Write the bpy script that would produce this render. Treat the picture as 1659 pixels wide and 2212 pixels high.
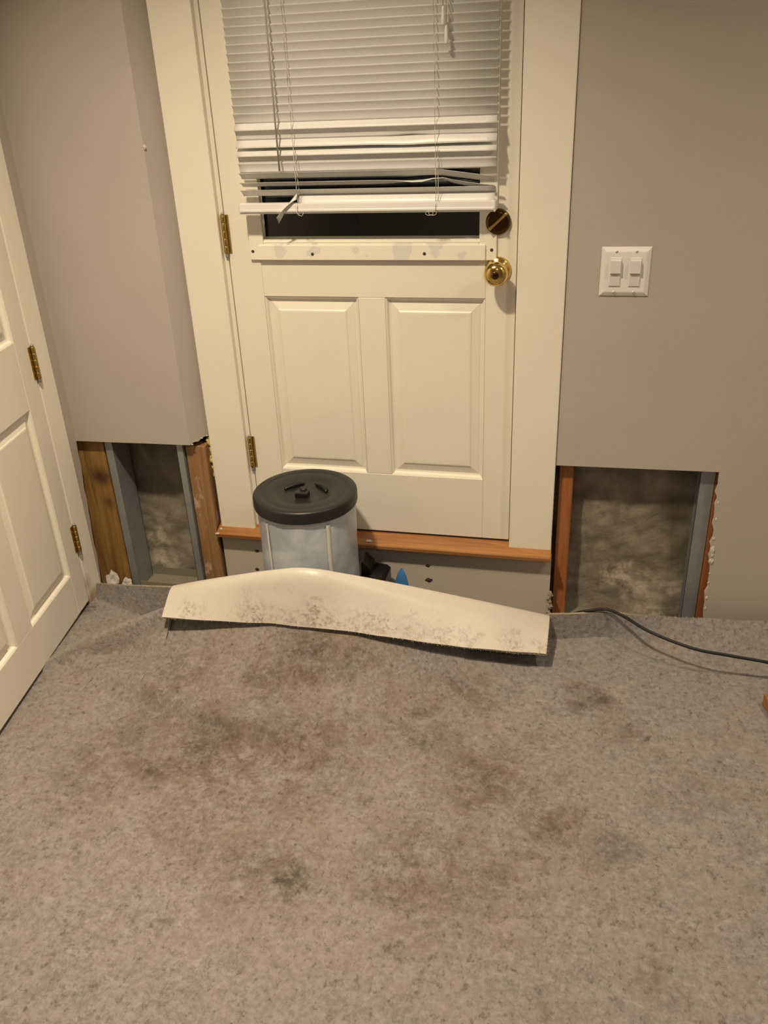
import bpy, bmesh, math, random
import numpy as np
from mathutils import Vector, Matrix, noise as mnoise

scene = bpy.context.scene
for o in list(bpy.data.objects):
    bpy.data.objects.remove(o)
COL = scene.collection
random.seed(7)

# ------------------------------------------------------------------ camera
CAM = dict(loc=(0.9329, -2.1777, 1.4013), yaw=0.2432, pitch=0.4728, roll=-0.0459, f=1839.5)
cam_d = bpy.data.cameras.new('camera')
cam_d.sensor_fit = 'HORIZONTAL'
cam_d.sensor_width = 36.0
cam_d.lens = CAM['f'] / 1659.0 * 36.0
cam_d.clip_start = 0.02
cam = bpy.data.objects.new('camera', cam_d)
COL.objects.link(cam)
yw, pt, rl = CAM['yaw'], CAM['pitch'], CAM['roll']
F = Vector((-math.sin(yw) * math.cos(pt), math.cos(yw) * math.cos(pt), -math.sin(pt)))
R0 = Vector((math.cos(yw), math.sin(yw), 0))
U0 = R0.cross(F)
R = R0 * math.cos(rl) + U0 * math.sin(rl)
U = -R0 * math.sin(rl) + U0 * math.cos(rl)
cam.matrix_world = Matrix(((R.x, U.x, -F.x, CAM['loc'][0]), (R.y, U.y, -F.y, CAM['loc'][1]),
                           (R.z, U.z, -F.z, CAM['loc'][2]), (0, 0, 0, 1)))
scene.camera = cam

# ------------------------------------------------------------------ world, lights, exposure
world = bpy.data.worlds.new('night')
scene.world = world
world.use_nodes = True
world.node_tree.nodes['Background'].inputs[0].default_value = (0.010, 0.009, 0.008, 1)
world.node_tree.nodes['Background'].inputs[1].default_value = 0.1

def lamp(name, loc, size, power, color):
    d = bpy.data.lights.new(name, 'AREA')
    d.shape = 'DISK'
    d.size = size
    d.energy = power
    d.color = color
    o = bpy.data.objects.new(name, d)
    o.location = loc
    COL.objects.link(o)
    return o
WARM = (1.0, 0.83, 0.58)
lamp('downlight_or_fill', (0.20, -1.12, 2.36), 0.12, 35, WARM).data.spread = math.radians(120)
lamp('downlight_or_fill', (1.0, -2.85, 2.36), 0.16, 5, (1.0, 0.84, 0.61))  # fill lamp added behind the camera, no known fixture there
lamp('downlight_or_fill', (2.15, -1.0, 2.36), 0.20, 16, (1.0, 0.84, 0.61)).data.spread = math.radians(140)

vs = scene.view_settings
vs.view_transform = 'Standard'
vs.look = 'None'
vs.gamma = 1.0
vs.use_curve_mapping = False
vs.exposure = -0.22

# ------------------------------------------------------------------ materials
class N:
    def __init__(self, name):
        self.m = bpy.data.materials.new(name)
        self.m.use_nodes = True
        self.t = self.m.node_tree
        self.b = self.t.nodes['Principled BSDF']
        self.pos = self.t.nodes.new('ShaderNodeNewGeometry').outputs['Position']
    def new(self, ty, **kw):
        n = self.t.nodes.new(ty)
        for k, v in kw.items():
            setattr(n, k, v)
        return n
    def put(self, sock, v):
        if isinstance(v, bpy.types.NodeSocket):
            self.t.links.new(v, sock)
        elif isinstance(v, (tuple, list)) and len(v) == 3 and sock.type == 'RGBA':
            sock.default_value = (*v, 1)
        else:
            sock.default_value = v
    def scaled(self, s):
        n = self.new('ShaderNodeVectorMath', operation='MULTIPLY')
        self.put(n.inputs[0], self.pos)
        self.put(n.inputs[1], s)
        return n.outputs[0]
    def noise(self, scale, detail=4, rough=.55, vec=None, dist=0):
        n = self.new('ShaderNodeTexNoise')
        self.put(n.inputs['Vector'], vec if vec is not None else self.pos)
        n.inputs['Scale'].default_value = scale
        n.inputs['Detail'].default_value = detail
        n.inputs['Roughness'].default_value = rough
        n.inputs['Distortion'].default_value = dist
        return n.outputs['Fac']
    def ramp(self, fac, a, b, lo=0., hi=1.):
        n = self.new('ShaderNodeMapRange')
        n.interpolation_type = 'SMOOTHSTEP'
        self.put(n.inputs['Value'], fac)
        n.inputs['From Min'].default_value = a
        n.inputs['From Max'].default_value = b
        n.inputs['To Min'].default_value = lo
        n.inputs['To Max'].default_value = hi
        return n.outputs['Result']
    def mix(self, fac, a, b):
        n = self.new('ShaderNodeMix', data_type='RGBA')
        self.put(n.inputs[0], fac)
        self.put(n.inputs[6], a)
        self.put(n.inputs[7], b)
        return n.outputs[2]
    def mul(self, fac, a, b):
        n = self.new('ShaderNodeMix', data_type='RGBA', blend_type='MULTIPLY')
        self.put(n.inputs[0], fac)
        self.put(n.inputs[6], a)
        self.put(n.inputs[7], b)
        return n.outputs[2]
    def math(self, op, a, b=0.):
        n = self.new('ShaderNodeMath', operation=op)
        self.put(n.inputs[0], a)
        self.put(n.inputs[1], b)
        return n.outputs[0]
    def bump(self, h, strength=.3, dist=.002):
        n = self.new('ShaderNodeBump')
        n.inputs['Strength'].default_value = strength
        n.inputs['Distance'].default_value = dist
        self.put(n.inputs['Height'], h)
        self.put(self.b.inputs['Normal'], n.outputs[0])
    def spots(self, lst, warp=.03, wscale=14):
        """irregular stain mask: lst of (centre, radius, strength[, z-squash])"""
        nz = self.new('ShaderNodeTexNoise')
        self.put(nz.inputs['Vector'], self.pos)
        nz.inputs['Scale'].default_value = wscale
        nz.inputs['Detail'].default_value = 5
        s = self.new('ShaderNodeVectorMath', operation='MULTIPLY_ADD')
        self.put(s.inputs[0], nz.outputs['Color'])
        s.inputs[1].default_value = (warp * 2,) * 3
        self.put(s.inputs[2], self.pos)
        sh = self.new('ShaderNodeVectorMath', operation='SUBTRACT')
        self.put(sh.inputs[0], s.outputs[0])
        sh.inputs[1].default_value = (warp,) * 3
        acc = None
        for c, r, st in lst:
            d = self.new('ShaderNodeVectorMath', operation='DISTANCE')
            self.put(d.inputs[0], sh.outputs[0])
            d.inputs[1].default_value = c
            v = self.ramp(d.outputs['Value'], r, r * .15, 0, st)
            acc = v if acc is None else self.math('MAXIMUM', acc, v)
        return acc
    def fin(self, color=None, rough=.5, metal=0., **kw):
        if color is not None:
            self.put(self.b.inputs['Base Color'], color)
        self.put(self.b.inputs['Roughness'], rough)
        self.put(self.b.inputs['Metallic'], metal)
        for k, v in kw.items():
            self.put(self.b.inputs[k.replace('_', ' ')], v)
        return self.m

M = {}
def paint(name, c, rough=.45, var=.04, bump=.08, bscale=180):
    n = N(name)
    f = n.noise(5, 4)
    c2 = tuple(x * (1 - var * 2.2) for x in c)
    n.bump(n.noise(bscale, 3), bump, .001)
    M[name] = n.fin(n.mix(f, c, c2), rough)
paint('door_paint', (.83, .795, .70), .42)
paint('casing_paint', (.84, .80, .705), .45)
paint('greige_wall', (.485, .440, .410), .62, .05, .25, 140)
paint('ceiling_paint', (.78, .76, .71), .8)
paint('sill_wall', (.56, .495, .445), .6, .06, .2, 120)
paint('gypsum', (.70, .64, .60), .9, .12, .6, 300)
paint('vinyl', (.72, .71, .70), .38, .02, .03)
paint('rail_vinyl', (.76, .75, .74), .32, .02, .03)
paint('switch_plastic', (.80, .79, .76), .35, .01, .02)
paint('switch_paddle', (.72, .69, .67), .35, .01, .02)
paint('cord_white', (.62, .58, .52), .8, .05, .2)
paint('black_plastic', (.014, .0135, .0125), .40, .1, .15, 90)
paint('black_case', (.007, .007, .007), .35, .1, .1, 90)
paint('black_rubber', (.006, .006, .0065), .55, .1, .1)
paint('screw_dark', (.05, .042, .035), .6)
paint('blue_plastic', (.05, .21, .55), .45, .15, .3, 60)
paint('jute', (.46, .39, .30), .95, .2, .6, 400)
paint('dusty_track', (.30, .26, .20), .8, .2, .4, 60)
n = N('patched_paint')
p_ = n.spots([((.15, 0, 1.0), .035, .8), ((.245, 0, 1.012), .03, .9), ((.36, 0, 1.01), .03, .7), ((.47, 0, 1.0), .05, .8),
              ((.56, 0, 1.015), .04, .8), ((.62, 0, .99), .03, .5), ((.39, 0, 1.0), .025, .6)], .025, 30)
n.bump(n.noise(200, 3), .1, .001)
M['patched_paint'] = n.fin(n.mix(n.ramp(p_, .25, .4), (.83, .795, .70), (.70, .69, .65)), .45)
n = N('casing_stained')
n.bump(n.noise(180, 3), .08, .001)
p_ = n.spots([((-.52, -.19, -.03), .06, .8), ((-.52, -.20, .03), .045, .5)], .02, 25)
M['casing_stained'] = n.fin(n.mix(p_, (.83, .79, .695), (.30, .17, .08)), .45)
n = N('brass')
n.bump(n.noise(60, 2), .04, .001)
M['brass'] = n.fin(n.mix(n.noise(30), (.78, .56, .20), (.66, .45, .14)), .16, 1.0)
n = N('brass_aged')
M['brass_aged'] = n.fin(n.mix(n.noise(80), (.62, .44, .15), (.40, .27, .09)), .34, 1.0)
n = N('brass_dark')
M['brass_dark'] = n.fin(n.mix(n.noise(40), (.12, .07, .03), (.08, .045, .02)), .14, 1.0)
n = N('steel_galvanised')
v = n.noise(22, 5, .6)
n.bump(n.noise(90, 3), .12, .001)
M['steel_galvanised'] = n.fin(n.mix(v, (.24, .25, .27), (.38, .385, .39)), .45, .45)
def wood(name, a, b, knots=None, axis='z', rough=.55):
    n = N(name)
    sc = {'z': (38, 38, 2.2), 'x': (2.2, 38, 38)}[axis]
    g = n.noise(1.0, 6, .6, n.scaled(sc), 1.2)
    c = n.mix(n.ramp(g, .3, .7), a, b)
    if knots:
        c = n.mix(n.spots(knots, .012, 40), c, (.07, .03, .012))
    n.bump(n.noise(2.0, 5, .6, n.scaled(sc)), .35, .002)
    M[name] = n.fin(c, rough)
wood('wood_sill', (.25, .092, .026), (.40, .185, .060), axis='x', rough=.42)
wood('wood_stud_red', (.29, .092, .028), (.40, .150, .050))
wood('wood_stud_pine', (.20, .098, .028), (.36, .20, .066),
     [((-.50, -.045, .33), .05, .95), ((-.49, -.045, .24), .03, .7)])
n = N('wood_stud_brown')
g = n.noise(1.0, 6, .6, n.scaled((38, 38, 2.2)), 1.2)
c = n.mix(n.ramp(g, .3, .7), (.22, .108, .045), (.36, .20, .09))
c = n.mix(n.ramp(n.noise(24, 6, .7, n.scaled((1, 1, .5))), .57, .66, 0, .55), c, (.62, .52, .44))
M['wood_stud_brown'] = n.fin(c, .65)
wood('wood_offcut', (.26, .10, .03), (.42, .20, .07), axis='x')
n = N('concrete')
big = n.noise(7, 7, .62, None, .5)
fine = n.noise(30, 6, .62, None, .4)
c = n.mix(n.ramp(big, .30, .70), (.165, .134, .102), (.335, .29, .242))
c = n.mix(n.ramp(fine, .52, .74, 0, .55), c, (.13, .108, .078))
w = n.spots([((1.075, .07, .06), .075, 1), ((1.14, .07, .02), .09, .8), ((1.235, .07, .03), .055, .9), ((1.18, .07, -.06), .07, .75),
             ((-.40, .07, .06), .06, .85), ((-.41, .07, -.01), .075, 1), ((-.38, .07, -.05), .07, .8)], .045, 26)
c = n.mix(n.math('MULTIPLY', w, n.ramp(n.noise(30, 5), .32, .58)), c, (.62, .53, .46))
ol = n.spots([((1.22, .07, .28), .10, .8), ((1.26, .07, .15), .10, .8), ((1.24, .07, .40), .08, .6), ((-.33, .07, .25), .05, .5)], .05, 10)
c = n.mix(ol, c, (.085, .066, .032))
n.bump(n.noise(26, 9, .72), .6, .010)
M['concrete'] = n.fin(c, .93)
n = N('slab_concrete')
n.bump(n.noise(30, 6), .4, .004)
M['slab_concrete'] = n.fin(n.mix(n.noise(9, 6), (.15, .135, .115), (.22, .20, .17)), .92)
n = N('insulation')
n.bump(n.noise(240, 4), .8, .004)
M['insulation'] = n.fin(n.mix(n.noise(120, 3), (.52, .42, .10), (.68, .58, .22)), .95)

# carpet: grey mottled pile with brown damp stains and painted fold shade
n = N('carpet_pile')
CZ = -.035
mot = n.noise(85, 8, .74)
fleck = n.noise(80, 6, .70, n.scaled((1, .85, 1)))
lite = n.noise(50, 5, .62, n.scaled((.9, 1.1, 1)), .4)
c = n.mix(n.ramp(mot, .32, .68), (.195, .175, .176), (.325, .298, .298))
c = n.mix(n.ramp(n.noise(7, 6, .65), .40, .68, 0, .30), c, (.33, .265, .215))
c = n.mul(n.ramp(n.noise(15, 8, .72, None, .4), .50, .72, 0, .55), c, (.62, .56, .50))
c = n.mul(n.ramp(fleck, .52, .70, 0, .75), c, (.36, .32, .29))
c = n.mix(n.ramp(lite, .56, .70, 0, .50), c, (.40, .366, .355))
broad = n.spots([((.25, -.75, CZ), .75, .62), ((.75, -.85, CZ), .55, .5), ((.35, -.45, 0), .45, .6), ((-.2, -.7, CZ), .5, .45)], .15, 5)
broad = n.math('MULTIPLY', broad, n.ramp(n.noise(12, 9, .74, None, .6), .38, .60, .1, 1))
c = n.mul(broad, c, (.84, .70, .55))
brown = n.spots([((.27, -.45, .02), .16, .75), ((.39, -.42, .03), .12, .7), ((-.05, -.55, 0), .2, .55), ((.12, -.79, CZ), .22, .75),
                 ((.35, -.75, CZ), .25, .6), ((.78, -.73, CZ), .17, .75), ((.93, -.85, CZ), .13, .7), ((.68, -1.0, CZ), .22, .6),
                 ((1.02, -.41, CZ), .09, .85), ((1.10, -.50, CZ), .09, .7), ((.38, -1.05, CZ), .18, .6), ((-.1, -.85, CZ), .2, .5),
                 ((.2, -1.0, CZ), .2, .4), ((.62, -.60, CZ), .2, .5), ((.01, -.83, CZ), .1, .7), ((.85, -1.0, CZ), .13, .5), ((1.25, -.70, CZ), .12, .3),
                 ((1.12, -1.16, CZ), .09, .45), ((.69, -.45, CZ), .14, .6), ((.2, -.55, 0), .15, .55)], .10, 10)
brown = n.math('MULTIPLY', brown, n.ramp(n.noise(24, 9, .78, None, .5), .42, .56, .15, 1))
c = n.mul(brown, c, (.42, .32, .245))
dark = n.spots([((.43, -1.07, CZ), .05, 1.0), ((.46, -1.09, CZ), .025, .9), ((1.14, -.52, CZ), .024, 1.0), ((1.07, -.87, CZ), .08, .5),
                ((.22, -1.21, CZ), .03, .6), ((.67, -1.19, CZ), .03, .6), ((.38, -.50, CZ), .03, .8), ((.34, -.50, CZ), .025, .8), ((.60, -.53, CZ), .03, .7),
                ((.61, -.65, CZ), .03, .7), ((.26, -.66, CZ), .10, .45), ((.12, -.68, CZ), .12, .45), ((-.06, -.73, CZ), .12, .3), ((.01, -.84, CZ), .04, .7), ((.29, -.43, .04), .09, .6), ((.40, -.45, .04), .05, .7),  # the wide spots along the floor wrinkle paint in its fold shade
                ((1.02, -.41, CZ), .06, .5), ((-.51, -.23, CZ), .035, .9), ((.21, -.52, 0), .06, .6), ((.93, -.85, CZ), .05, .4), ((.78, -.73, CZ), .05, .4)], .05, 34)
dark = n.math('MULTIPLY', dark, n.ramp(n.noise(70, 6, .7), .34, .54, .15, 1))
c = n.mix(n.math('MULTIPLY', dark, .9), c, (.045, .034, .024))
n.bump(n.math('SUBTRACT', n.noise(230, 6, .75), n.math('MULTIPLY', fleck, 1.6)), .6, .005)
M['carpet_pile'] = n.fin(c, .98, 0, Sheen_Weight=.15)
n = N('carpet_backing')
st = n.spots([((.30, -.39, .14), .07, 1.0), ((.12, -.40, .12), .09, .8), ((-.06, -.41, .11), .07, .6), ((.47, -.38, .11), .07, .7), ((.62, -.35, .07), .07, .65), ((.0, -.38, .09), .06, .5), ((.42, -.39, .12), .08, .7), ((.36, -.40, .10), .05, .8), ((.55, -.36, .09), .07, .55),
              ((.68, -.33, .06), .06, .5), ((.80, -.30, .04), .06, .6), ((.87, -.29, .03), .035, .7), ((.22, -.40, .11), .07, .7), ((.20, -.36, .20), .05, .35), ((-.1, -.36, .08), .06, .4)], .05, 22)
st = n.math('MULTIPLY', st, n.math('ADD', n.ramp(n.noise(85, 8, .78), .46, .60), n.ramp(n.noise(30, 8, .75), .48, .66, 0, .45)))
c = n.mix(n.noise(9, 5), (.55, .505, .455), (.635, .585, .53))
c = n.mix(n.ramp(n.noise(70, 4), .64, .74, 0, .3), c, (.46, .37, .28))
c = n.mix(n.math('MULTIPLY', st, .85), c, (.24, .168, .125))
n.bump(n.noise(170, 4, .6), .22, .002)
M['carpet_backing'] = n.fin(c, .36)

n = N('clear_film')
v = n.noise(7, 5, .6, n.scaled((1, 1, 1.5)), .8)
n.bump(n.noise(16, 5, .55, n.scaled((1, 1, .6)), .8), .35, .006)
M['film_white'] = n.fin(n.mix(n.ramp(v, .3, .7), (.36, .39, .45), (.52, .55, .61)), .30)
n = N('film_seam')
M['film_seam'] = n.fin(n.mix(n.noise(40), (.55, .54, .52), (.64, .63, .60)), .35)
n = N('glass')
M['glass'] = n.fin((.9, .92, .92), .0, 0, IOR=1.5, Transmission_Weight=1.0)
n = N('night_yard')
M['night_yard'] = n.fin(n.mix(n.noise(3), (.03, .03, .025), (.05, .048, .035)), .95)
n = N('acrylic_wand')
M['acrylic_wand'] = n.fin(n.mix(n.noise(30), (.36, .33, .29), (.42, .39, .34)), .2)

# ------------------------------------------------------------------ geometry helpers
class G:
    """collects verts/faces in world metres"""
    def __init__(self):
        self.v, self.f, self.mi, self.sm = [], [], [], []
    def add(self, vs, fs, mi=0, smooth=False):
        o = len(self.v)
        self.v += [Vector(p) for p in vs]
        for f in fs:
            self.f.append([i + o for i in f])
            self.mi.append(mi)
            self.sm.append(smooth)
        return self
    def frombm(self, bm, mi=0, smooth=False):
        bm.verts.index_update()
        self.add([v.co.copy() for v in bm.verts], [[v.index for v in f.verts] for f in bm.faces], mi, smooth)
        bm.free()
        return self
    def box(self, x0, x1, y0, y1, z0, z1, bev=0., seg=1, mi=0):
        bm = bmesh.new()
        bmesh.ops.create_cube(bm, size=1)
        for v in bm.verts:
            v.co = Vector(((x0 + x1) / 2 + v.co.x * (x1 - x0), (y0 + y1) / 2 + v.co.y * (y1 - y0), (z0 + z1) / 2 + v.co.z * (z1 - z0)))
        if bev:
            bmesh.ops.bevel(bm, geom=bm.edges[:], offset=bev, segments=seg, profile=.5, affect='EDGES')
        return self.frombm(bm, mi)
    def prism(self, poly, axis, a, b, mi=0, side=None):
        """closed polygon of 2D points extruded along axis from a to b"""
        def P(p, t):
            return {'y': (p[0], t, p[1]), 'x': (t, p[0], p[1]), 'z': (p[0], p[1], t)}[axis]
        m = len(poly)
        self.add([P(p, a) for p in poly] + [P(p, b) for p in poly],
                 [list(range(m)), list(range(2 * m - 1, m - 1, -1))], mi)
        self.add([P(p, a) for p in poly] + [P(p, b) for p in poly],
                 [[i, (i + 1) % m, m + (i + 1) % m, m + i] for i in range(m)], mi if side is None else side)
        return self
    def tube(self, pts, r, seg=8, mi=0, cap=True):
        pts = [Vector(p) for p in pts]
        rs = r if isinstance(r, (list, tuple)) else [r] * len(pts)
        vs, fs = [], []
        up = Vector((0, 0, 1))
        for i, p in enumerate(pts):
            t = (pts[min(i + 1, len(pts) - 1)] - pts[max(i - 1, 0)]).normalized()
            a = t.cross(up)
            if a.length < 1e-3:
                a = t.cross(Vector((0, 1, 0)))
            a.normalize()
            b = t.cross(a)
            for k in range(seg):
                an = 2 * math.pi * k / seg
                vs.append(p + a * (math.cos(an) * rs[i]) + b * (math.sin(an) * rs[i]))
        for i in range(len(pts) - 1):
            for k in range(seg):
                fs.append([i * seg + k, i * seg + (k + 1) % seg, (i + 1) * seg + (k + 1) % seg, (i + 1) * seg + k])
        if cap:
            fs += [list(range(seg))[::-1], [(len(pts) - 1) * seg + k for k in range(seg)]]
        return self.add(vs, fs, mi, True)
    def lathe(self, prof, c, axis='z', seg=48, mi=0, smooth=True):
        """prof: list of (radius, height) about axis through c"""
        vs, fs = [], []
        for r, h in prof:
            for k in range(seg):
                a = 2 * math.pi * k / seg
                if axis == 'z':
                    vs.append((c[0] + r * math.cos(a), c[1] + r * math.sin(a), c[2] + h))
                else:
                    vs.append((c[0] + r * math.cos(a), c[1] - h, c[2] + r * math.sin(a)))
        m = len(prof)
        for i in range(m - 1):
            for k in range(seg):
                q = [i * seg + k, i * seg + (k + 1) % seg, (i + 1) * seg + (k + 1) % seg, (i + 1) * seg + k]
                fs.append(q)
        fs += [list(range(seg))[::-1], [(m - 1) * seg + k for k in range(seg)]]
        return self.add(vs, fs, mi, smooth)
    def grid(self, rows, mi=0, smooth=True):
        nr, nc = len(rows), len(rows[0])
        vs = [p for r in rows for p in r]
        fs = [[i * nc + j, i * nc + j + 1, (i + 1) * nc + j + 1, (i + 1) * nc + j] for i in range(nr - 1) for j in range(nc - 1)]
        return self.add(vs, fs, mi, smooth)
    def blob(self, c, r, seed=0, rough=.35, sub=2, squash=(1, 1, 1), mi=0):
        bm = bmesh.new()
        bmesh.ops.create_icosphere(bm, subdivisions=sub, radius=1)
        for v in bm.verts:
            k = 1 + rough * mnoise.noise(v.co * 1.7 + Vector((seed * 3.1, seed, 0)))
            v.co = Vector((c[0] + v.co.x * k * r * squash[0], c[1] + v.co.y * k * r * squash[1], c[2] + v.co.z * k * r * squash[2]))
        return self.frombm(bm, mi, False)

def build(name, g, mats, parent=None, label=None, cat=None, kind=None, group=None, local=False, autosmooth=None):
    mats = mats if isinstance(mats, (list, tuple)) else [mats]
    vs = [Vector(v) for v in g.v]
    loc = Vector((0, 0, 0))
    if parent is not None:
        if not local:
            inv = WM[parent.name].inverted()
            vs = [inv @ v for v in vs]
    elif not local:
        lo = Vector((min(v.x for v in vs), min(v.y for v in vs), min(v.z for v in vs)))
        hi = Vector((max(v.x for v in vs), max(v.y for v in vs), max(v.z for v in vs)))
        loc = Vector(((lo.x + hi.x) / 2, (lo.y + hi.y) / 2, lo.z))
        vs = [v - loc for v in vs]
    me = bpy.data.meshes.new(name)
    me.from_pydata([tuple(v) for v in vs], [], g.f)
    for m in mats:
        me.materials.append(M[m])
    me.polygons.foreach_set('material_index', g.mi)
    me.polygons.foreach_set('use_smooth', g.sm)
    bm = bmesh.new()
    bm.from_mesh(me)
    bmesh.ops.remove_doubles(bm, verts=bm.verts, dist=1e-6)
    bmesh.ops.recalc_face_normals(bm, faces=bm.faces)
    bm.to_mesh(me)
    bm.free()
    o = bpy.data.objects.new(name, me)
    o.location = loc
    COL.objects.link(o)
    if parent is not None:
        o.parent = parent
        WM[o.name] = WM[parent.name].copy()
    else:
        WM[o.name] = Matrix.Translation(loc)
    tag(o, label, cat, kind, group)
    return o
WM = {}
def tag(o, label=None, cat=None, kind=None, group=None):
    if label: o['label'] = label
    if cat: o['category'] = cat
    if kind: o['kind'] = kind
    if group: o['group'] = group
    return o
def thing(name, loc, label, cat, kind=None, rz=0., group=None):
    o = bpy.data.objects.new(name, None)
    o.empty_display_size = .05
    o.location = loc
    o.rotation_euler = (0, 0, rz)
    COL.objects.link(o)
    WM[o.name] = Matrix.Translation(Vector(loc)) @ Matrix.Rotation(rz, 4, 'Z')
    return tag(o, label, cat, kind, group)

SLAB = -.07      # concrete slab under the carpet
CEIL = 2.37
def ragged(a, b, nseg, amp, seed):
    rnd = random.Random(seed)
    out = []
    for i in range(nseg + 1):
        t = i / nseg
        k = amp * rnd.uniform(-1, 1) if 0 < i < nseg else 0
        out.append((a[0] + (b[0] - a[0]) * t + k, a[1] + (b[1] - a[1]) * t + amp * .4 * rnd.uniform(-1, 1) * (0 < i < nseg)))
    return out

# ------------------------------------------------------------------ structure
g = G().box(-.62, 2.7, -3.5, .30, SLAB - .1, SLAB)
build('floor', g, 'slab_concrete', label='bare concrete slab under the loose carpet', kind='structure', cat='floor')
g = G().box(-.62, 2.7, -3.5, .30, CEIL, CEIL + .1)
build('ceiling', g, 'ceiling_paint', label='flat white painted ceiling above the room', kind='structure', cat='ceiling')

# back wall right of the door, with the hole sawn out at its foot
g = G()
T = .0127
g.prism([(.884, CEIL), (.884, .4335), (1.303, .4385), (1.303, CEIL)], 'y', 0, T, 0, 1)
rag = ragged((1.303, .4385), (1.322, SLAB), 26, .0045, 3)
g.prism([(1.303, CEIL)] + rag + [(2.62, SLAB), (2.62, CEIL)], 'y', 0, T, 0, 1)
g.prism([(-.16, CEIL), (-.16, 2.20), (.884, 2.20), (.884, CEIL)], 'y', 0, T, 0, 1)
wb = build('wall_back', g, ['greige_wall', 'gypsum'], label='greige drywall right of the exterior door with a hole cut at its foot', kind='structure', cat='wall')
WALL_OFF = Vector((0, -.014, .006))     # drywall face nearly flush with the casing
# crumbled plaster edge of the hole
g = G()
for i, (z, r) in enumerate([(.205, .011), (.19, .009), (.17, .010), (.24, .005), (.10, .005), (.05, .006), (.13, .004), (.30, .005), (.015, .005), (.35, .004)]):
    g.blob((1.307 + .014 * (.44 - z) / .5 + .002, -.000, z), r, i, .5, 2, (.6, .35, 1.1))
build('torn_plaster', g, 'gypsum', wb, label='crumbled white plaster edge')
wb.location += WALL_OFF

# back wall left of the door: nearer plane, then a splayed return to the door casing
g = G()
g.prism([(-.56, CEIL), (-.56, .4575), (-.40, .4595), (-.30, .4615), (-.20, .4622), (-.168, .4630), (-.168, CEIL)], 'y', -.06, -.0473, 0, 1)
build('wall_back_left', g, ['greige_wall', 'gypsum'], label='greige wall between the panelled door casing and the splayed corner, cut open below', kind='structure', cat='wall')
g = G()
A, B = Vector((-.168, -.06, 0)), Vector((-.128, .003, 0))
nrm = Vector((-(B - A).y, (B - A).x, 0)).normalized() * T
zs = [.463, .468, .4655, .473, .474, .4755]
for i in range(5):
    a, b = A.lerp(B, i / 5), A.lerp(B, (i + 1) / 5)
    z0, z1 = zs[i], zs[i + 1]
    g.add([(a.x, a.y, z0), (b.x, b.y, z1), (b.x, b.y, CEIL), (a.x, a.y, CEIL)], [[0, 1, 2, 3]], 0)
    g.add([(a.x, a.y, z0), (b.x, b.y, z1), (b.x + nrm.x, b.y + nrm.y, z1), (a.x + nrm.x, a.y + nrm.y, z0)], [[0, 1, 2, 3]], 1)
a, b = A + nrm, B + nrm
g.add([(a.x, a.y, zs[0]), (b.x, b.y, zs[-1]), (b.x, b.y, CEIL), (a.x, a.y, CEIL)], [[0, 1, 2, 3]], 0)
wr = build('wall_return', g, ['greige_wall', 'gypsum'], label='narrow splayed strip of greige wall beside the left door casing', kind='structure', cat='wall')
g = G().blob((-.165, -.0605, 1.268), .0065, 4, .5, 2, (.7, .35, .9))
build('paint_chip', g, 'gypsum', wr, label='white chip knocked out of the corner')
g = G()
for i, (t, z) in enumerate([(.1, .463), (.55, .4725), (.8, .4745)]):
    q = A.lerp(B, t)
    g.blob((q.x, q.y, z), .0035, i, .6, 2, (1.5, .5, .5))
build('torn_plaster', g, 'gypsum', wr)

# left wall with the opening of the panelled door
XL = -.54
g = G()
ragl = ragged((-.0605, .458), (-.0965, SLAB), 14, .003, 9)
g.prism([(-.0605, CEIL)] + ragl + [(-.20, SLAB), (-.20, CEIL)], 'x', XL - T, XL, 0, 1)
g.prism([(-.20, CEIL), (-.20, 2.03), (-.99, 2.03), (-.99, CEIL)], 'x', XL - T, XL, 0, 1)
g.prism([(-.99, CEIL), (-.99, SLAB), (-3.42, SLAB), (-3.42, CEIL)], 'x', XL - T, XL, 0, 1)
wl = build('wall_left', g, ['greige_wall', 'gypsum'], label='greige left wall around the white panelled door', kind='structure', cat='wall')
g = G().box(2.6, 2.7, -3.42, 0, SLAB, CEIL)
build('wall_right', g, 'greige_wall', label='greige wall on the right side of the room', kind='structure', cat='wall')
g = G().box(-.56, 2.7, -3.5, -3.4, SLAB, CEIL)
build('wall_front', g, 'greige_wall', label='greige wall behind the viewer', kind='structure', cat='wall')

# foundation wall behind the studs, uneven cast surface
g = G()
rows = []
for i in range(61):
    z = SLAB + .62 * i / 60
    rows.append([(x, .070 + .008 * mnoise.noise(Vector((x * 9, z * 11, .3))) + .005 * mnoise.noise(Vector((x * 31, z * 38, 1.3))), z)
                 for x in np.linspace(-.72, 1.72, 200)])
g.grid(rows)
g.box(-.72, 1.72, .09, .25, SLAB, .55)
build('wall_foundation', g, 'concrete', label='rough stained concrete foundation wall exposed behind the wall holes', kind='structure', cat='wall')

# drywall apron under the sill
g = G().box(-.128, .8855, -.02, .0, SLAB, .153)
ap = build('wall_apron', g, 'sill_wall', label='beige strip of drywall under the wooden door sill', kind='structure', cat='wall')
for x, z, r in ((-.017, .097, .006), (-.024, .030, .006), (.525, .093, .006), (.527, .043, .009)):
    g = G().blob((x, -.0205, z), r, int(x * 100), .5, 2, (1.2, .22, .8))
    build('screw_hole', g, 'screw_dark', ap)
g = G()
for i, z in enumerate(np.linspace(-.06, .03, 7)):
    g.blob((.8865 + .002 * math.sin(i * 2.3), -.02, z + .004 * math.sin(i * 5)), .007 + .005 * abs(math.sin(i * 1.7)), i, .8, 2, (.6, .6, 1.2))
build('torn_edge', g, 'jute', ap, label='frayed broken drywall edge')

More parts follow.
